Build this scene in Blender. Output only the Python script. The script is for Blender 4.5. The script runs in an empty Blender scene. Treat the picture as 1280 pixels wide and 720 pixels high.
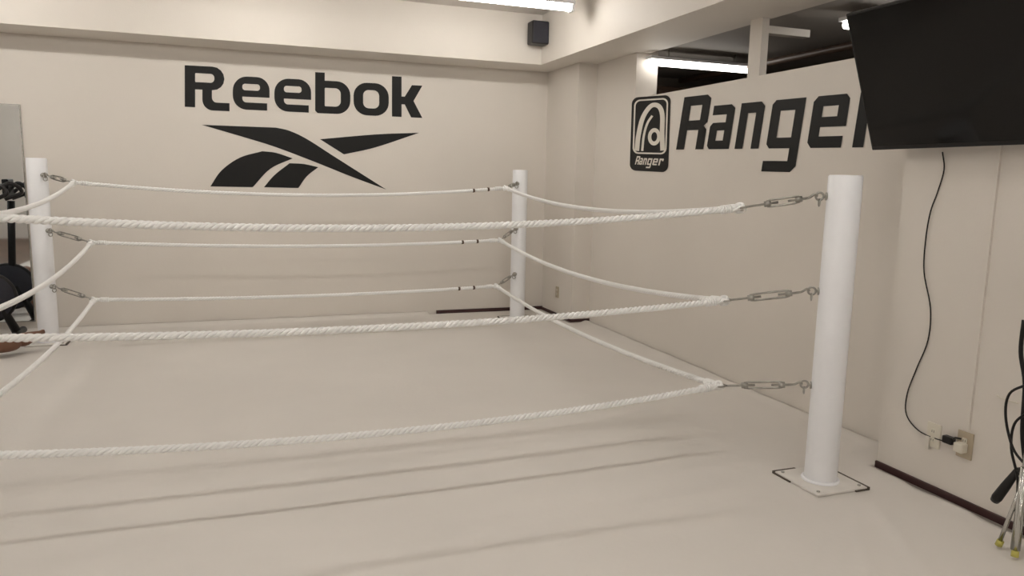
import bpy, bmesh, math, random
from mathutils import Vector, Matrix, noise
from mathutils.geometry import tessellate_polygon
random.seed(4)
H = 1.4          # camera height above the canvas (m); photo survey is in units of H
F = 933.0
XD = Vector((.9391,-.0312,.3423)); YD = Vector((-.3432,-.1442,.9281)); UD = Vector((.0204,-.9891,-.1461))
def W(x, y, z): return Vector((x*H, y*H, H+z*H))
def survey(px, py):
    r = Vector((px-640, py-360, F)); return Vector((r.dot(XD), r.dot(YD), r.dot(UD)))
def on_y(px, py, Y):
    d = survey(px, py); d *= Y/d.y; return Vector((d.x, d.y, d.z+H))
def on_x(px, py, X):
    d = survey(px, py); d *= X/d.x; return Vector((d.x, d.y, d.z+H))

scene = bpy.context.scene
col = scene.collection
scene.view_settings.view_transform = 'Standard'

# ------------------------------------------------------------------ materials
def mat(name, c, rough=.6, metal=0, var=0, vscale=3, bump=0, bscale=60, emit=0, spec=.5):
    m = bpy.data.materials.new(name); m.use_nodes = True
    nt = m.node_tree; b = nt.nodes['Principled BSDF']
    b.inputs['Base Color'].default_value = (*c, 1); b.inputs['Roughness'].default_value = rough
    b.inputs['Metallic'].default_value = metal; b.inputs['Specular IOR Level'].default_value = spec
    if emit:
        b.inputs['Emission Color'].default_value = (*c, 1); b.inputs['Emission Strength'].default_value = emit
    geo = nt.nodes.new('ShaderNodeTexCoord')
    if var:
        n = nt.nodes.new('ShaderNodeTexNoise'); n.inputs['Scale'].default_value = vscale; n.inputs['Detail'].default_value = 5
        nt.links.new(geo.outputs['Object'], n.inputs['Vector'])
        r = nt.nodes.new('ShaderNodeValToRGB')
        r.color_ramp.elements[0].position = .3; r.color_ramp.elements[1].position = .7
        r.color_ramp.elements[0].color = (*[v*(1-var) for v in c], 1)
        r.color_ramp.elements[1].color = (*[min(1, v*(1+var*.4)) for v in c], 1)
        nt.links.new(n.outputs['Fac'], r.inputs['Fac']); nt.links.new(r.outputs['Color'], b.inputs['Base Color'])
    if bump:
        n2 = nt.nodes.new('ShaderNodeTexNoise'); n2.inputs['Scale'].default_value = bscale; n2.inputs['Detail'].default_value = 4
        nt.links.new(geo.outputs['Object'], n2.inputs['Vector'])
        bp = nt.nodes.new('ShaderNodeBump'); bp.inputs['Strength'].default_value = bump; bp.inputs['Distance'].default_value = .01
        nt.links.new(n2.outputs['Fac'], bp.inputs['Height']); nt.links.new(bp.outputs['Normal'], b.inputs['Normal'])
    return m
M_wall = mat('wall_paint', (.735,.69,.635), .55, var=.05, vscale=.8, bump=.06, bscale=90)
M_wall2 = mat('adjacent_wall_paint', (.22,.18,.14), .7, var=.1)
M_ceil = mat('ceiling_paint', (.66,.62,.58), .7, var=.05, vscale=1)
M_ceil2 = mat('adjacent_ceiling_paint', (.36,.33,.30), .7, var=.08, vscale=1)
M_canvas = mat('white_canvas', (.73,.695,.655), .62, var=.05, vscale=1.1, bump=.10, bscale=35)
M_post = mat('post_white_enamel', (.86,.87,.90), .35, var=.03, vscale=6, bump=.03, bscale=20)
M_rope = mat('white_nylon_rope', (.90,.90,.89), .6, var=.02, vscale=20)
M_steel = mat('galvanised_steel', (.42,.41,.38), .35, 1, var=.25, vscale=40)
M_black = mat('black_vinyl', (.010,.010,.010), .55, var=.05, spec=.25)
M_white = mat('white_vinyl', (.72,.68,.61), .5, var=.03)
M_blkpl = mat('black_plastic', (.012,.011,.011), .4, var=.1, vscale=15, spec=.3)
M_screen = mat('screen_glass', (.004,.0035,.003), .12, var=.02, spec=.25)
M_maroon = mat('maroon_vinyl_baseboard', (.05,.018,.018), .5, var=.15, vscale=8)
M_plate = mat('switch_plate_plastic', (.72,.68,.58), .4, var=.03)
M_beige = mat('beige_plate', (.45,.38,.28), .4, var=.05)
M_wood = mat('dark_floor', (.16,.10,.07), .5, var=.3, vscale=4)
M_lamp = mat('fluorescent_diffuser', (1,.955,.885), .5, emit=38)
M_lamp2 = mat('fluorescent_diffuser_dim', (1,.955,.885), .5, emit=8)
M_mirror = mat('mirror_glass', (.84,.89,.92), .03, 1, var=.02)
M_skin = mat('brown_skin', (.18,.085,.05), .5, var=.15, vscale=8)
M_cloth = mat('dark_cloth', (.03,.03,.04), .8, var=.2, vscale=12)
M_hair = mat('black_hair', (.01,.008,.007), .7, var=.2, vscale=40)
M_yellow = mat('yellow_rubber', (.55,.5,.12), .5, var=.1)
M_brown = mat('brown_metal', (.09,.05,.03), .5, var=.1)
M_gap = mat('dark_gap', (.11,.09,.07), .8, var=.4, vscale=30)  # dark brown for the solid strips drawn as gaps beside the base plate
M_base = mat('painted_base_plate', (.76,.73,.69), .45, var=.08, vscale=10)

# ------------------------------------------------------------------ helpers
def obj(name, verts, faces, m, parent=None, smooth=False):
    me = bpy.data.meshes.new(name); me.from_pydata([tuple(v) for v in verts], [], faces)
    me.materials.append(m)
    bm = bmesh.new(); bm.from_mesh(me); bmesh.ops.recalc_face_normals(bm, faces=bm.faces); bm.to_mesh(me); bm.free()
    if smooth:
        for p in me.polygons: p.use_smooth = True
    o = bpy.data.objects.new(name, me); col.objects.link(o)
    if parent: o.parent = parent
    return o
def empty(name):
    o = bpy.data.objects.new(name, None); col.objects.link(o); o.empty_display_size = .1; return o
def box(name, a, b, m, parent=None, bevel=0, mtx=None):
    x0,y0,z0 = a; x1,y1,z1 = b
    v = [Vector(p) for p in [(x0,y0,z0),(x1,y0,z0),(x1,y1,z0),(x0,y1,z0),(x0,y0,z1),(x1,y0,z1),(x1,y1,z1),(x0,y1,z1)]]
    if mtx: v = [mtx @ p for p in v]
    o = obj(name, v, [(0,1,2,3),(4,7,6,5),(0,4,5,1),(1,5,6,2),(2,6,7,3),(3,7,4,0)], m, parent)
    if bevel:
        md = o.modifiers.new('b','BEVEL'); md.width = bevel; md.segments = 3
    return o
def tube_geo(pts, rad, n=10, closed=False):
    pts = [Vector(p) for p in pts]; N = len(pts); vs = []; fs = []
    up = None
    for i, p in enumerate(pts):
        if closed: t = pts[(i+1)%N]-pts[i-1]
        else: t = pts[min(i+1,N-1)]-pts[max(i-1,0)]
        t.normalize()
        if up is None:
            up = Vector((0,0,1)) if abs(t.z) < .9 else Vector((1,0,0))
        s = t.cross(up); s.normalize(); up = s.cross(t); up.normalize()
        r = rad[i] if isinstance(rad, (list,tuple)) else rad
        for k in range(n):
            a = 2*math.pi*k/n; vs.append(p + r*(math.cos(a)*s+math.sin(a)*up))
    for i in range(N if closed else N-1):
        j = (i+1) % N
        for k in range(n):
            l = (k+1) % n; fs.append((i*n+k, i*n+l, j*n+l, j*n+k))
    if not closed:
        fs.append(tuple(range(n))[::-1]); fs.append(tuple((N-1)*n+k for k in range(n)))
    return vs, fs
def tube(name, pts, rad, m, parent=None, n=10, closed=False):
    v, f = tube_geo(pts, rad, n, closed); return obj(name, v, f, m, parent, True)
def multi(name, geos, m, parent=None, smooth=True):
    V = []; Fc = []
    for v, f in geos:
        o = len(V); V += v; Fc += [tuple(i+o for i in q) for q in f]
    return obj(name, V, Fc, m, parent, smooth)
def spline(P, per=8):
    P = [Vector(p) for p in P]; out = []
    Q = [2*P[0]-P[1]] + P + [2*P[-1]-P[-2]]
    for i in range(1, len(Q)-2):
        for k in range(per):
            t = k/per; a,b,c,d = Q[i-1],Q[i],Q[i+1],Q[i+2]
            out.append(.5*((2*b)+(c-a)*t+(2*a-5*b+4*c-d)*t*t+(3*b-a-3*c+d)*t**3))
    out.append(P[-1]); return out
def ring_pts(c, ax, R, n=20):
    ax = Vector(ax).normalized(); u = ax.orthogonal().normalized(); v = ax.cross(u)
    return [Vector(c)+R*(math.cos(2*math.pi*k/n)*u+math.sin(2*math.pi*k/n)*v) for k in range(n)]

# ------------------------------------------------------------------ room shell
XW, XC, XN = 2.33*H, 2.19*H, 2.13*H     # right wall, corner column face, near column face
YB = 5.26*H; YCOL = 4.72*H; YN = 1.95*H
ZB = 1.775*H; ZC = 2.104*H; ZP = 1.50*H; ZA = 1.80*H
XO = 2.48*H; XE = 6.4*H; XL = -3.6*H; YF = -2.2*H
box('floor', (XL-.1, YF-.1, -.25), (XE+.1, YB+.1, -.03), M_wood)
box('wall_back', (XL-.1, YB, -.25), (XO, YB+.15, ZC+.1), M_wall)
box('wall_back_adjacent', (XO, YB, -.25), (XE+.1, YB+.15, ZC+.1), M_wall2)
box('wall_left', (XL-.15, YF-.1, -.25), (XL, YB, ZC+.1), M_wall)
box('wall_front', (XL, YF-.15, -.25), (XE, YF, ZC+.1), M_wall)
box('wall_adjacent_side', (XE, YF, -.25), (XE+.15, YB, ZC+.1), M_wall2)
box('ceiling', (XL-.1, YF-.1, ZC), (2.42*H, YB, ZC+.12), M_ceil)
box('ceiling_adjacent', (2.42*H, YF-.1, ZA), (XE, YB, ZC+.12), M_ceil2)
# partition: low run plus full height run near the corner (one mesh)
YJ=4.19*H
prof=[(YF,-.03),(YB,-.03),(YB,ZA),(YJ,ZA),(YJ,ZP),(YF,ZP)]
vs=[Vector((XW,y,z)) for y,z in prof]+[Vector((XO,y,z)) for y,z in prof]; n=6
obj('wall_right', vs, [tuple(range(n)), tuple(range(n,2*n))[::-1]]+[(i,(i+1)%n,(i+1)%n+n,i+n) for i in range(n)], M_wall)
box('beam_right', (2.0*H, YF, ZB), (2.42*H, YB, ZC), M_wall)
box('beam_back', (XL, 4.93*H, ZB), (2.0*H, YB, ZC), M_wall)
box('column_corner', (XC, YCOL, -.03), (XW, YB, ZB), M_wall)
box('column_near', (XN, YF, -.03), (XW, YN, ZB), M_wall)
e = empty('opening_frame')
box('post', (2.36*H, 3.05*H, ZP), (2.40*H, 3.14*H, ZB), M_wall, e)
box('header', (2.40*H, 3.07*H, 1.71*H), (2.66*H, 3.12*H, 1.745*H), M_wall, e)
tube('ceiling_duct', [(3.1*H, 0, 1.735*H), (3.1*H, 4.9*H, 1.735*H)], .03, M_brown)
cb=empty('storage_cabinet')
box('body',(2.95*H,5.0*H,-.03),(3.75*H,5.24*H,1.70*H),M_brown,cb,.01)
for i in range(2):
    box('door_panel',(2.97*H+i*.40*H,4.985*H,.1),(2.97*H+i*.40*H+.37*H,5.0*H,1.67*H),M_brown,cb,.005)
    box('pull',(3.33*H+i*.05*H,4.975*H,1.1),(3.34*H+i*.05*H,4.985*H,1.3),M_steel,cb)
# baseboards
box('baseboard_back', (1.35*H, YB-.012, 0), (XC, YB, .035), M_maroon)
box('baseboard_column', (XC-.012, YCOL-.012, 0), (XC, YB-.012, .028), M_maroon)
box('baseboard_column_front', (XC, YCOL-.012, 0), (XW, YCOL, .028), M_maroon)
box('baseboard_right', (XN-.012, YF, 0), (XN, YN, .032), M_maroon)

# ------------------------------------------------------------------ canvas floor
posts={'fr':(1.83,1.90),'br':(1.85,4.90),'bl':(-1.047,4.89),'fl':(-1.05,1.86)}
PR=.073
X0, X1, Y0, Y1 = -3.0, XW-.004, .6, YB-.014
st=.024; nx=int((X1-X0)/st); ny=int((Y1-Y0)/st)
folds=[(3.04,.010,.09,-.02),(2.87,.010,.075,.015),(2.72,.008,.05,-.01),(2.58,.010,.07,.03),(2.42,.010,.06,.05),(2.25,.010,.07,.02),(2.08,.009,.06,.04),(3.28,.006,.12,-.03)]
def cz(x,y):
    z=.003*noise.noise(Vector((x*1.2,y*1.2,0)))
    for i,(y0,h,w,s) in enumerate(folds):
        yy=y0+s*x+.06*noise.noise(Vector((x*.7,i*5,2)))
        a=max(0,min(1,(.6+.9*noise.noise(Vector((x*.8,i*3.1,7))))))
        z+=h*a*math.exp(-((y-yy)/w)**2)
    for k,(cx,cy,ang,h) in enumerate([(2.1,1.9,.9,.010),(1.6,1.95,.75,.009),(2.45,2.1,1.1,.008)]):
        dx,dy=x-cx,y-cy; u=dx*math.cos(ang)+dy*math.sin(ang); d=-dx*math.sin(ang)+dy*math.cos(ang)
        z+=h*math.exp(-(d/.035)**2)*math.exp(-(u/.40)**2)
    d=XW-x
    if d<.16 and y>YN: z+=.012*(1+noise.noise(Vector((y*4,0,3))))*math.exp(-((d-.05)/.04)**2)
    for px,py in posts.values():      # canvas is stretched flat round each post
        q=max(abs(x-px*H),abs(y-py*H)); f=min(1,max(0,(q-.18)/.14)); z*=f*f*(3-2*f)
    d=YB-y
    if d<.2 and x<1.8: z+=.03*math.exp(-((d-.02)/.06)**2)
    return z
V=[];Fs=[]
for j in range(ny+1):
    y=Y0+(Y1-Y0)*j/ny
    for i in range(nx+1):
        x=X0+(X1-X0)*i/nx; V.append((x,y,cz(x,y)))
def inside(x,y):
    if x>XC-.02 and y>YCOL-.02: return False
    if x>XN-.014 and y<YN+.005: return False
    return True
for j in range(ny):
    for i in range(nx):
        a=V[j*(nx+1)+i]; c=V[(j+1)*(nx+1)+i+1]
        if inside(a[0],a[1]) and inside(c[0],c[1]) and inside(c[0],a[1]): Fs.append((j*(nx+1)+i,j*(nx+1)+i+1,(j+1)*(nx+1)+i+1,(j+1)*(nx+1)+i))
cv=obj('ring_canvas',V,Fs,M_canvas,None,True)
md=cv.modifiers.new('t','SOLIDIFY'); md.thickness=.02
md.offset = -1 if sum(p.normal.z for p in cv.data.polygons)>0 else 1   # thickness always goes downwards

# ------------------------------------------------------------------ ring posts
def ring_post(x,y,PH):
    e=empty('ring_post'); x*=H;y*=H
    prof=[(PR,.002),(PR,PH-.006),(PR-.006,PH)]
    n=40; V=[];Fs=[]
    for r,z in prof:
        for k in range(n): V.append((x+r*math.cos(2*math.pi*k/n),y+r*math.sin(2*math.pi*k/n),z))
    for i in range(2):
        for k in range(n): Fs.append((i*n+k,i*n+(k+1)%n,(i+1)*n+(k+1)%n,(i+1)*n+k))
    Fs.append(tuple(2*n+k for k in range(n)))
    o=obj('pipe',V,Fs,M_post,e)
    for p in o.data.polygons: p.use_smooth = len(p.vertices)==4
    s=.145; z0=.002; z1=.014
    box('base_plate',(x-s,y-s,z0),(x+s,y+s,z1),M_base,e,.003)
    box('slit_1',(x-s-.008,y+.03,z0),(x-s+.002,y+s+.006,z1-.006),M_gap,e)
    box('slit_2',(x-s-.008,y+s-.003,z0),(x-.02,y+s+.008,z1+.001),M_gap,e)
    box('slit_3',(x+s-.003,y-s-.006,z0),(x+s+.008,y+s,z1+.001),M_gap,e)
    box('slit_4',(x+.07,y-s-.008,z0),(x+s+.006,y-s+.002,z1-.006),M_gap,e)
    tube('base_weld',ring_pts((x,y,.016),(0,0,1),PR+.005,40),.009,M_post,e,8,True)
    for dx,dy in ((-1,-1),(1,-1),(1,1),(-1,1)):
        tube('bolt',[(x+dx*s*.82,y+dy*s*.82,z1-.004),(x+dx*s*.82,y+dy*s*.82,z1+.005)],.008,M_steel,e,6)
    return e
for k,(x,y) in posts.items(): ring_post(x,y,(1.03 if k in('fr','fl') else 1.055)*H)

# ------------------------------------------------------------------ ropes and turnbuckles
HZ=[-.039,-.349,-.667]
knots={}
ktab={'fr':[(1.56,2.07,-.083),(1.55,2.11,-.400),(1.55,2.112,-.70)],
      'br':[(1.66,4.66,-.067),(1.617,4.63,-.407),(1.597,4.63,-.712)],
      'bl':[(-.825,4.64,-.073),(-.757,4.63,-.398),(-.762,4.63,-.716)],
      'fl':[(-.79,2.1,-.10),(-.78,2.1,-.40),(-.78,2.1,-.69)]}
for k in ktab:
    for l in range(3): knots[k,l]=W(*ktab[k][l])
RR=.0076
def rope_path(a,b,sag,n):
    return [a.lerp(b,t/n)-Vector((0,0,4*sag*(t/n)*(1-t/n))) for t in range(n+1)]
def strand_rope(name,a,b,sag,parent=None):
    L=(b-a).length; pitch=.072; n=int(L/pitch*12)
    path=rope_path(a,b,sag,n); geos=[]
    T=(b-a).normalized(); S=T.cross(Vector((0,0,1))).normalized(); U=S.cross(T)
    for s in range(3):
        pts=[]
        for i,p in enumerate(path):
            an=2*math.pi*(i/12+s/3); pts.append(p+RR*1.05*(math.cos(an)*S+math.sin(an)*U))
        geos.append(tube_geo(pts,RR,8))
    return multi(name,geos,M_rope,parent)
sides=[('fl','fr',(.055,.035,.055)),('fr','br',(.068,.07,.048)),('bl','br',(.058,.03,.022)),('fl','bl',(.08,.085,.07))]
for a,b,sg in sides:
    for l in range(3):
        r=strand_rope('ring_rope',knots[a,l],knots[b,l],sg[l]*H)
        for end,oth in ((a,b),(b,a)):
            path=rope_path(knots[a,l],knots[b,l],sg[l]*H,100)
            if end==b: path=path[::-1]
            d=(path[3]-path[0]).normalized(); gs=[]
            for q in range(5):
                gs.append(tube_geo(ring_pts(path[0]+d*(.05+q*.012),d,.0155,14),.0052,6,True))
            multi('splice',gs,M_rope,r)
            if end=='br' and oth=='bl':
                for off in (.16,.30):
                    q=path[0]+(path[6]-path[0]).normalized()*(off+(.05 if l else 0))
                    multi('tape',[tube_geo([q,q+d*.018],.0175,12)],M_brown,r)
def turnbuckle(corner,l):
    e=empty('turnbuckle'); px,py=posts[corner]; c=Vector((px*H,py*H,H+HZ[l]*H)); K=knots[corner,l]
    out=(Vector((K.x,K.y,0))-Vector((c.x,c.y,0))).normalized()
    eye=c+out*(PR+.03)
    tube('eye_shank',[c+out*(PR-.01),eye-out*.014],.006,M_steel,e)
    tube('eye_bolt',ring_pts(eye,Vector((0,0,1)).cross(out),.017,18),.005,M_steel,e,8,True)
    tube('washer',[c+out*(PR-.002),c+out*(PR+.006)],.018,M_steel,e,16)
    hang=eye+Vector((0,0,-.028))
    tube('hook_ring',ring_pts(hang,out,.016,16),.0035,M_steel,e,6,True)
    A=eye; B=K; D=(B-A); L=D.length; d=D.normalized(); s=d.cross(Vector((0,0,1))).normalized(); u=s.cross(d)
    tube('hook',spline([A+d*.01,A+d*.02+u*.012,A+d*.05,A+d*.11],5),.0055,M_steel,e)
    t0,t1=min(.10,L*.25),L-.12
    if t1-t0>.22: t1=t0+.22
    for sg in (1,-1):
        tube('body_bar',[A+d*t0+u*.012*sg,A+d*(t0+.02)+u*.015*sg,A+d*(t1-.02)+u*.015*sg,A+d*t1+u*.012*sg],.005,M_steel,e,8)
    tube('nut_1',[A+d*(t0-.012),A+d*(t0+.018)],.015,M_steel,e,6)
    tube('nut_2',[A+d*(t1-.018),A+d*(t1+.012)],.015,M_steel,e,6)
    tube('thread_1',[A+d*.05,A+d*(t0+.05)],.0055,M_steel,e)
    tube('thread_2',[A+d*(t1-.05),B-d*.03],.0055,M_steel,e)
    tube('thimble',[B-d*.012+.022*(math.cos(2*math.pi*k/20)*d+math.sin(2*math.pi*k/20)*s) for k in range(20)],.005,M_steel,e,6,True)
    gs=[]
    for q in range(3):
        gs.append(tube_geo([B+u*(q-1)*.010+(.022-.003*q)*(math.cos(2*math.pi*k/18)*d+math.sin(2*math.pi*k/18)*(s*.7+u*.5*(q-1))) for k in range(18)],.0075,7,True))
    multi('rope_knot',gs,M_rope,e)
    return e
for c in posts:
    for l in range(3): turnbuckle(c,l)

# ------------------------------------------------------------------ wall graphics
def decal(name, polys, mapf, m, parent=None):
    V=[];Fs=[]
    for rings in polys:
        flat=[p for r in rings for p in r]
        tr=tessellate_polygon([[Vector((p[0],p[1],0)) for p in r] for r in rings])
        o=len(V); V+=[mapf(*p) for p in flat]; Fs+=[tuple(i+o for i in t) for t in tr]
    return obj(name,V,Fs,m,parent)
def arc(cx,cy,rx,ry,a0,a1,n=8):
    return [(cx+rx*math.cos(math.radians(a0+(a1-a0)*i/n)),cy+ry*math.sin(math.radians(a0+(a1-a0)*i/n))) for i in range(n+1)]
def rr(x0,y0,x1,y1,r,ry=None):
    if not isinstance(r,tuple): r=(r,)*4
    k=1 if ry is None else ry
    o=[]
    o+=arc(x0+r[0],y0+r[0]*k,r[0],r[0]*k,180,270); o+=arc(x1-r[1],y0+r[1]*k,r[1],r[1]*k,270,360)
    o+=arc(x1-r[2],y1-r[2]*k,r[2],r[2]*k,0,90); o+=arc(x0+r[3],y1-r[3]*k,r[3],r[3]*k,90,180)
    return o
def e_glyph(x0,x1):
    o=[(x1,16)]+arc(x1-16,25,16,16,0,90)+arc(x0+18,23,18,18,90,180)+arc(x0+17,17,17,17,180,270)+[(x1-3,0),(x1-3,9)]
    o+=[(x0+18,9)]+arc(x0+17,14,5,5,270,180)+[(x0+12,16)]
    return [o,rr(x0+12,24,x1-12,32,3.5)]
word=[]
word.append([[(231,0),(244,0),(244,22),(253,22)]+[(253,14)]+arc(266,10,13,13,180,270)+[(284,-3),(287,-3),(287,7),(276,7)]+arc(271,13,6,6,270,180)+[(265,22)]+arc(266,36.5,14.5,14.5,270,450)+[(231,51)],
             rr(244,31,268,42,(1,5,5,1))])
word.append(e_glyph(291,337)); word.append(e_glyph(343,389))
word.append([[(394,3),(397,0)]+arc(421,17,17,17,270,360)+arc(421,24,17,17,0,90)+[(406,41),(406,51),(394,51)],rr(406,9,426,32,(1,7,7,1))])
word.append([rr(442,0,486,41,17),rr(454,9,474,32,7)])
word.append([[(490,0),(502,0),(502,16),(506,16),(514,0),(528,0),(517,21),(528,41),(515,41),(506,26),(502,26),(502,51),(490,51)]])
yd=YB-.003
def map_word(x,w): return on_y(x,133.5+(x-231)*.047-w*(1.02-(x-231)*.00012),yd)
decal('wall_lettering',word,map_word,M_black)
def sp2(P,per=6): return [(p.x,p.y) for p in spline([(a,b,0) for a,b in P],per)]
A=[(252,156),(345,159.5)]+sp2([(345,159.5),(362,163.5),(384,174),(420,197),(483,237)])[1:]+sp2([(483,237),(440,221),(395,203),(345,184),(300,170),(252,156)])[1:-1]
B=sp2([(524,166),(470,168),(400,174)])+[(430,193)]+sp2([(430,193),(470,184),(524,166)])[1:-1]
C=sp2([(263,233),(277,213),(300,197),(328,189)])+sp2([(328,189),(345,191),(366,198)])[1:]+sp2([(366,198),(338,211),(316,234)])[1:]
D=sp2([(330,234),(343,219),(362,204)])+sp2([(362,204),(380,205),(398,209)])[1:]+sp2([(398,209),(384,220),(373,235)])[1:]
decal('wall_emblem',[[A],[B],[C],[D]],lambda x,y:on_y(x,y,yd),M_black)

def ranger():
    def R(x0,x1,s): 
        return [[(x0,0),(x0,1),(x1-5,1),(x1,.93),(x1,.50),(x1-4,.43),(x1,.36),(x1,0),(x1-s,0),(x1-s,.36),(x0+s,.36),(x0+s,0)],[(x0+s,.54),(x1-s,.54),(x1-s,.82),(x0+s,.82)]]
    def a(x0,x1,s): return [[(x0+3,0),(x0,.06),(x0,.41),(x0+3,.47),(x1-s,.47),(x1-s,.61),(x0+1,.61),(x0+1,.78),(x1-5,.78),(x1,.71),(x1,0)],[(x0+s,.15),(x1-s,.15),(x1-s,.33),(x0+s,.33)]]
    def n(x0,x1,s): return [[(x0,0),(x0,.78),(x1-5,.78),(x1,.70),(x1,0),(x1-s,0),(x1-s,.60),(x0+s,.60),(x0+s,0)]]
    def g(x0,x1,s): return [[(x0+4,0),(x0,.07),(x0,.71),(x0+4,.78),(x1,.78),(x1,-.28),(x1-6,-.37),(x0-1,-.37),(x0-1,-.2),(x1-s,-.2),(x1-s,0)],[(x0+s,.17),(x1-s,.17),(x1-s,.60),(x0+s,.60)]]
    def e(x0,x1,s): return [[(x0+5,0),(x0,.08),(x0,.70),(x0+5,.78),(x1-5,.78),(x1,.71),(x1,.31),(x0+s,.31),(x0+s,.17),(x1-2,.17),(x1-2,0)],[(x0+s,.46),(x1-s,.46),(x1-s,.62),(x0+s,.62)]]
    def r(x0,x1,s): return [[(x0,0),(x0,.78),(x1-4,.78),(x1,.72),(x1,.50),(x1-s,.50),(x1-s,.60),(x0+s,.60),(x0+s,0)]]
    return [R(845,879,10),a(883,911,9.5),n(918,948,10),g(957,998,11.5),e(1008,1053,13),r(1065,1105,14)]
def scl(x): return 66*(1+(x-850)*.00158)
def map_r(x,w): return on_x(x+w*scl(x)*.16, 187-(x-847)*.012-w*scl(x), XW-.003)
decal('wall_lettering',ranger(),map_r,M_black)
# badge
eb=empty('wall_badge')
def bil(u,v,off=.003):
    tl,tr,br,bl=(790,122),(838.5,118.5),(835,215.5),(787,213)
    x=(bl[0]*(1-u)+br[0]*u)*(1-v)+(tl[0]*(1-u)+tr[0]*u)*v; y=(bl[1]*(1-u)+br[1]*u)*(1-v)+(tl[1]*(1-u)+tr[1]*u)*v
    return on_x(x,y,XW-off)
decal('badge_ground',[[rr(0,0,1,1,.16,.55)]],lambda u,v:bil(u,v,.003),M_black,eb)
decal('badge_border',[[rr(.06,.23,.94,.965,.15,.55),rr(.10,.25,.90,.945,.12,.55)]],lambda u,v:bil(u,v,.005),M_white,eb)
def stroke(P,w):
    P=[Vector((a,b*2,0)) for a,b in sp2(P,6)]; L=[];R=[]
    for i,p in enumerate(P):
        t=(P[min(i+1,len(P)-1)]-P[max(i-1,0)]).normalized(); n=Vector((-t.y,t.x,0))*w/2
        L.append(((p+n).x,(p+n).y/2)); R.append(((p-n).x,(p-n).y/2))
    return [L+R[::-1]]
bowl=[(.61+.165*math.cos(k*math.pi/12),.46+.115*math.sin(k*math.pi/12)) for k in range(24)]
bowl_i=[(.61+.075*math.cos(k*math.pi/12),.46+.062*math.sin(k*math.pi/12)) for k in range(24)]
decal('badge_arch',[stroke([(.17,.27),(.20,.48),(.30,.72),(.50,.87),(.70,.86),(.80,.74),(.81,.50),(.84,.28)],.12),
                    stroke([(.31,.27),(.34,.48),(.42,.64),(.54,.74)],.06),
                    [bowl,bowl_i]],lambda u,v:bil(u,v,.006),M_white,eb)
decal('badge_word',ranger(),lambda x,w:bil(.13+.70*(x-845)/255+w*.05,.085+w*.115,.005),M_white,eb)

# ------------------------------------------------------------------ television
tv=empty('wall_television')
bl=W(2.05,2.02,.118); tl=W(1.888,2.02,.551); ex=Vector((.02,-1,-.037)).normalized()
ez=(tl-bl); hh=ez.length; ez.normalize(); ex=(ex-ez*ex.dot(ez)).normalized(); ey=ez.cross(ex)
if ey.x>0: ey=-ey
M=Matrix((( ex.x,-ey.x,ez.x,bl.x),(ex.y,-ey.y,ez.y,bl.y),(ex.z,-ey.z,ez.z,bl.z),(0,0,0,1)))
ww=hh*1.74
box('housing',(0,.0,0),(ww,.035,hh),M_blkpl,tv,.004,M)
box('back_bulge',(.2,.035,.08),(ww-.2,.06,hh-.15),M_blkpl,tv,.008,M)
box('screen',(.012,-.002,.02),(ww-.012,.001,hh-.012),M_screen,tv,0,M)
c=M@Vector((ww/2,.05,hh*.5))
box('mount_plate',(XN-.02,c.y-.12,c.z-.14),(XN-.001,c.y+.12,c.z+.14),M_blkpl,tv)
tube('mount_arm',[(XN-.01,c.y,c.z),(c.x,c.y,c.z)],.022,M_blkpl,tv)

XF=XN-.008
cp=[(1178,190),(1180,212),(1172,240),(1163,265),(1157,300),(1155,340),(1163,385),(1160,425),(1146,460),(1134,492),(1133,518),(1148,538),(1172,549),(1190,553)]
tube('television_cable',spline([on_x(a,b,XF) for a,b in cp],6),.0032,M_blkpl,None,6)
a=on_x(1247,190,XN-.006); b=on_x(1213,538,XN-.006)
box('cable_raceway',(XN-.012,(a.y+b.y)/2-.006,b.z),(XN,(a.y+b.y)/2+.006,2.2),M_wall)
def plate(name,px,py,w,h,m,X=XN):
    e=empty(name); c=on_x(px,py,X)
    box('plate',(X-.009,c.y-w/2,c.z-h/2),(X,c.y+w/2,c.z+h/2),m,e,.003)
    for dz in (-.02,.02):
        box('socket',(X-.012,c.y-.011,c.z+dz-.012),(X-.008,c.y+.011,c.z+dz+.012),M_plate,e,.001)
        for dy in (-.005,.005): box('slot',(X-.0125,c.y+dy-.001,c.z+dz-.005),(X-.0118,c.y+dy+.001,c.z+dz+.005),M_black,e)
    return e,c
e1,c1=plate('wall_outlet',1168,544,.07,.115,M_plate)
box('hanging_tag',(XN-.02,c1.y+.01,c1.z-.07),(XN-.012,c1.y+.03,c1.z-.01),M_white,e1,.002)
e2,c2=plate('wall_outlet',1207,556,.075,.12,M_beige)
box('white_plug',(XN-.05,c2.y-.022,c2.z-.03),(XN-.012,c2.y+.022,c2.z+.012),M_plate,e2,.005)
box('black_adapter',(XN-.045,c2.y+.035,c2.z-.012),(XN-.014,c2.y+.085,c2.z+.022),M_blkpl,e2,.006)
tube('adapter_lead',spline([(XN-.03,c2.y+.04,c2.z+.01),(XN-.045,c2.y+.02,c2.z+.03),(XN-.03,c2.y,c2.z+.03)],5),.004,M_blkpl,e2,6)
plate('wall_outlet',697,365,.07,.115,M_beige,XC)
hk=on_x(1246,494,XN-.01); tube('cord_hook',spline([hk,hk+Vector((-.005,-.03,-.006)),hk+Vector((-.01,-.1,-.005))],5),.003,M_plate,None,6)

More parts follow.
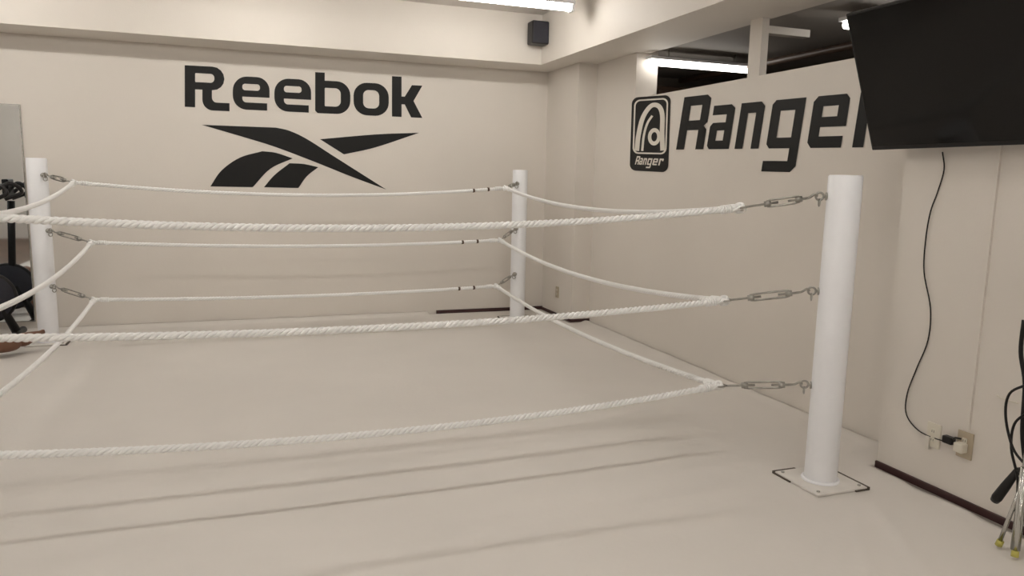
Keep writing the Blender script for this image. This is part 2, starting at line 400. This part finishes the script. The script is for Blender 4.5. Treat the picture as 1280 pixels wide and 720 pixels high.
# ------------------------------------------------------------------ speaker
sp=empty('wall_speaker'); c=W(1.94,4.86,.965)
box('cabinet',(c.x-.085,c.y-.08,c.z-.105),(c.x+.085,c.y+.06,c.z+.105),M_blkpl,sp,.015)
box('grille',(c.x-.075,c.y-.086,c.z-.095),(c.x+.075,c.y-.078,c.z+.095),M_cloth,sp,.004)
tube('bracket',[(c.x,c.y+.05,c.z),(c.x,4.93*H,c.z)],.015,M_blkpl,sp)

# ------------------------------------------------------------------ ceiling lights
def lamp(x0,x1,y,zt,zb,m=M_lamp):
    e=empty('fluorescent_light')
    box('housing',(x0,y-.06,zb+.03),(x1,y+.06,zt),M_post,e,.004)
    tube('tube_1',[(x0+.02,y,zb+.015),(x1-.02,y,zb+.015)],.032,m,e,12)
    for x in (x0+.01,x1-.01): box('end_cap',(x-.012,y-.035,zb-.02),(x+.012,y+.035,zb+.04),M_post,e)
for yy in (4.17*H,1.35*H,-.9*H):
    for xx in (1.88*H,.55*H,-.95*H,-2.2*H): lamp(xx-1.23,xx,yy,ZC,2.775)  # leftmost column: unseen extra lamps, added to brighten the left side and mirror
def pendant(x0,y,z):
    e=empty('fluorescent_light')
    box('housing',(x0,y-.05,z+.03),(x0+1.08,y+.05,z+.055),M_post,e,.004)
    tube('tube_1',[(x0+.02,y,z+.01),(x0+1.06,y,z+.01)],.032,M_lamp2,e,12)
    for x in (x0+.2,x0+.88): tube('hanger',[(x,y,z+.05),(x,y,ZA+.01)],.006,M_steel,e,8)
pendant(2.375*H,4.13*H,1.71*H); pendant(2.61*H,2.80*H,1.715*H); pendant(2.61*H,1.2*H,1.715*H)

# ------------------------------------------------------------------ mirror and exercise bike at left
mi=empty('wall_mirror')
box('glass',(-2.3*H,YB-.03,.10),(-1.192*H,YB-.018,1.365*H),M_mirror,mi)
box('backing',(-2.3*H-.01,YB-.018,.09),(-1.192*H+.006,YB-.001,1.365*H+.006),M_steel,mi)
bk=empty('exercise_bike'); by=7.02; bx=-2.09
def bt(n,p,r=.025,m=M_blkpl): return tube(n,[(bx+a,by+b,c+.012) for a,b,c in p],r,m,bk,12)
bt('front_foot',[(.36,-.20,.035),(.36,.20,.035)],.03)
bt('rear_foot',[(-.45,-.20,.035),(-.45,.20,.035)],.03)
bt('main_beam',[(-.45,0,.06),(-.1,0,.22),(.24,0,.34),(.36,0,.06)],.035)
bt('seat_tube',[(-.05,0,.25),(-.2,0,.85)],.03)
bt('stem',[(.2,0,.32),(.24,0,1.1)],.03)
bt('saddle_nose',[(-.33,0,.9),(-.2,0,.9),(-.05,0,.88)],.045)
bt('saddle_rear',[(-.34,-.07,.905),(-.34,.07,.905)],.05)
tube('handlebar',spline([(bx+.30,by-.2,1.14),(bx+.42,by-.22,1.20),(bx+.34,by-.18,1.27),(bx+.22,by-.06,1.16),(bx+.22,by+.06,1.16),(bx+.34,by+.18,1.27),(bx+.42,by+.22,1.20),(bx+.30,by+.2,1.14)],6),.016,M_blkpl,bk)
tube('flywheel',[(bx+.18,by-.03,.36),(bx+.18,by+.03,.36)],.19,M_cloth,bk,36)
tube('flywheel_rim',ring_pts((bx+.18,by,.36),(0,1,0),.19,36),.020,M_blkpl,bk,8,True)
tube('crank_housing',[(bx-.06,by-.05,.38),(bx-.06,by+.05,.38)],.12,M_cloth,bk,24)
bt('crank',[(-.06,-.07,.36),(-.02,-.07,.2)],.012,M_steel)
box('pedal',(bx-.07,by-.17,.205),(bx+.03,by-.08,.23),M_blkpl,bk,.005)
bt('crank_2',[(-.06,.07,.36),(-.1,.07,.52)],.012,M_steel)
box('pedal_2',(bx-.15,by+.08,.53),(bx-.05,by+.17,.555),M_blkpl,bk,.005)
box('console',(bx+.2,by-.09,1.16),(bx+.25,by+.09,1.3),M_blkpl,bk,.01)

# ------------------------------------------------------------------ seated person stretching a leg (far left)
def skin(name,verts,edges,m,parent,root=0,sub=2):
    me=bpy.data.meshes.new(name); me.from_pydata([v[0] for v in verts],edges,[]); me.materials.append(m)
    o=bpy.data.objects.new(name,me); col.objects.link(o); o.parent=parent
    md=o.modifiers.new('s','SKIN'); sv=me.skin_vertices[0].data if me.skin_vertices else None
    if sv is None:
        bm=bmesh.new(); bm.from_mesh(me); bm.verts.layers.skin.verify(); bm.to_mesh(me); bm.free(); sv=me.skin_vertices[0].data
    for i,v in enumerate(verts):
        r=v[1]; sv[i].radius=r if isinstance(r,tuple) else (r,r)
        sv[i].use_root=(i==root)
    md.use_smooth_shade=True
    s=o.modifiers.new('u','SUBSURF'); s.levels=sub; s.render_levels=sub
    return o
pe=empty('seated_person')
PV=[((-2.35,6.30,.14),(.13,.12)),((-2.40,6.30,.35),(.12,.10)),((-2.44,6.30,.55),(.14,.11)),((-2.44,6.30,.66),.07),((-2.43,6.30,.73),.055),
 ((-2.28,6.37,.14),.105),((-2.00,6.36,.15),.085),((-1.84,6.36,.12),.092),((-1.64,6.40,.10),.074),((-1.56,6.46,.11),.066),
 ((-2.26,6.21,.13),.095),((-1.98,6.03,.41),.065),((-2.04,5.99,.22),.055),((-2.1,5.97,.07),.038),
 ((-2.44,6.47,.60),.06),((-2.32,6.57,.36),.045),((-2.12,6.50,.28),.032),
 ((-2.44,6.13,.60),.06),((-2.4,5.99,.38),.045),((-2.20,5.95,.36),.032)]
PE=[(0,1),(1,2),(2,3),(3,4),(0,5),(5,6),(6,7),(7,8),(8,9),(0,10),(10,11),(11,12),(12,13),(2,14),(14,15),(15,16),(2,17),(17,18),(18,19)]
skin('body',PV,PE,M_skin,pe)
def foot(b,d,side,up,k0=1.0):
    b=Vector(b);d=Vector(d).normalized();side=Vector(side).normalized();up=Vector(up).normalized()
    vs=[(b-d*.03,(.042*k0,.040*k0)),(b+d*.06,(.042*k0,.036*k0)),(b+d*.13,(.048,.028*k0))];ed=[(0,1),(1,2)]
    for i,(o,l,r) in enumerate([(-.032,.062,.015),(-.012,.056,.011),(.006,.050,.0105),(.021,.044,.010),(.035,.036,.0095)]):
        k=len(vs); vs.append((b+d*.15+side*o,r*1.1)); vs.append((b+d*(.15+l*.6)+side*o+up*.003,r)); vs.append((b+d*(.15+l)+side*o-up*.002,r*.85)); ed+=[(2,k),(k,k+1),(k+1,k+2)]
    skin('foot',[(tuple(v),r) for v,r in vs],ed,M_skin,pe)
foot((-1.575,6.45,.105),(.62,.64,.14),(.45,-.55,.65),(-.5,.4,.75),1.5)
foot((-2.10,5.97,.042),(1,-.1,0),(0,1,0),(0,0,1))
def hand(b,d,side,dn):
    b=Vector(b);d=Vector(d).normalized();side=Vector(side).normalized();dn=Vector(dn).normalized()
    vs=[(b,(.026,.02)),(b+d*.05,(.036,.016))];ed=[(0,1)]
    for o,l in ((-.03,.06),(-.011,.075),(.009,.07),(.028,.055)):
        k=len(vs); vs+=[(b+d*.085+side*o,.0095),(b+d*(.085+l*.55)+side*o+dn*.012,.009),(b+d*(.085+l*.85)+side*o+dn*.03,.0075)]; ed+=[(1,k),(k,k+1),(k+1,k+2)]
    k=len(vs); vs+=[(b+d*.04-side*.045,.011),(b+d*.08-side*.06+dn*.01,.009)]; ed+=[(0,k),(k,k+1)]
    skin('hand',[(tuple(v),r) for v,r in vs],ed,M_skin,pe)
hand((-2.10,6.495,.275),(1,-.6,-.1),(0,1,0),(0,0,-1)); hand((-2.18,5.95,.36),(1,.1,.4),(0,-1,0),(0,0,-1))
def ell(name,c,r,m,seg=24,fn=None):
    bm=bmesh.new(); bmesh.ops.create_uvsphere(bm,u_segments=seg,v_segments=16,radius=1)
    for v in bm.verts:
        p=v.co.copy()
        if fn: p=fn(p)
        v.co=Vector((c[0]+p.x*r[0],c[1]+p.y*r[1],c[2]+p.z*r[2]))
    me=bpy.data.meshes.new(name); bm.to_mesh(me); bm.free(); me.materials.append(m)
    for p in me.polygons: p.use_smooth=True
    o=bpy.data.objects.new(name,me); col.objects.link(o); o.parent=pe; return o
hc=(-2.41,6.30,.85)
ell('head',hc,(.098,.077,.12),M_skin,32,lambda p:Vector((p.x*(1-.12*max(0,-p.z)),p.y*(1-.25*max(0,-p.z)),p.z)))
ell('hair',(hc[0]-.012,hc[1],hc[2]+.025),(.098,.083,.108),M_hair,32)
ell('nose',(hc[0]+.10,hc[1],hc[2]-.012),(.018,.014,.024),M_skin)
for s in (-1,1):
    ell('ear',(hc[0]-.005,hc[1]+s*.078,hc[2]-.005),(.018,.009,.03),M_skin)
    ell('eye',(hc[0]+.088,hc[1]+s*.03,hc[2]+.008),(.01,.014,.008),M_white)
    ell('pupil',(hc[0]+.096,hc[1]+s*.03,hc[2]+.008),(.004,.006,.006),M_hair)
ell('mouth',(hc[0]+.088,hc[1],hc[2]-.055),(.008,.024,.006),M_brown)
skin('shirt',[((-2.36,6.30,.22),(.15,.135)),((-2.40,6.30,.38),(.14,.12)),((-2.44,6.30,.56),(.155,.125)),((-2.44,6.30,.64),(.08,.08)),((-2.44,6.47,.60),.075),((-2.40,6.54,.50),.062),((-2.44,6.13,.60),.075),((-2.43,6.05,.50),.062)],
 [(0,1),(1,2),(2,3),(2,4),(4,5),(2,6),(6,7)],M_cloth,pe)
skin('shorts',[((-2.35,6.30,.16),(.15,.14)),((-2.26,6.37,.14),.12),((-2.06,6.36,.145),.11),((-2.25,6.21,.14),.105),((-2.1,6.11,.29),.088)],[(0,1),(1,2),(0,3),(3,4)],M_cloth,pe)

# ------------------------------------------------------------------ light stand with cables, right edge
ls=empty('equipment_stand'); lx,ly=1.985*H,1.33*H
M_chrome=mat('chrome',(.6,.6,.58),.2,1,var=.05)
tube('pole',[(lx,ly,.03),(lx,ly,1.1)],.012,M_chrome,ls,14)
tube('pole_lower',[(lx,ly,.02),(lx,ly,.35)],.017,M_chrome,ls,14)
for a in (110,215,330):
    d=Vector((math.cos(math.radians(a)),math.sin(math.radians(a)),0))
    r=.055
    tube('leg',[Vector((lx,ly,.30)),Vector((lx,ly,.026))+d*r],.008,M_chrome,ls)
    tube('rubber_foot',[Vector((lx,ly,.036))+d*(r-.004),Vector((lx,ly,.014))+d*(r+.002)],.013,M_yellow,ls)
g0=on_x(1243,626,lx+.02); g1=on_x(1272,588,lx+.02)
tube('grip',[g0,g0.lerp(g1,.12),g0.lerp(g1,.5),g1],[.016,.020,.018,.012],M_blkpl,ls,14)
tube('clamp',[g1,Vector((lx,ly,g1.z+.02))],.012,M_blkpl,ls)
for i,P in enumerate([[(1285,480),(1262,492),(1257,520),(1266,560),(1285,585)],[(1285,515),(1268,530),(1264,560),(1272,600),(1270,640)],[(1280,400),(1276,440),(1281,480),(1278,540),(1283,590)]]):
    tube('cable',spline([on_x(a,b,lx+.01*i) for a,b in P],6),.005 if i<2 else .008,M_blkpl,ls,8)
tube('head_clamp',[(lx,ly,1.0),(lx,ly,1.14)],.03,M_blkpl,ls,14)

# ------------------------------------------------------------------ world + camera
w=bpy.data.worlds.new('world'); scene.world=w; w.use_nodes=True
w.node_tree.nodes['Background'].inputs[0].default_value=(.9,.85,.75,1); w.node_tree.nodes['Background'].inputs[1].default_value=.05
cd=bpy.data.cameras.new('camera'); cam=bpy.data.objects.new('camera',cd); col.objects.link(cam)
cd.sensor_width=36; cd.lens=F/1280*36; cd.clip_start=.02
R3=Matrix(((XD.x,-XD.y,-XD.z),(YD.x,-YD.y,-YD.z),(UD.x,-UD.y,-UD.z)))
cam.matrix_world=Matrix.Translation((0,0,H))@R3.to_4x4()
scene.camera=cam
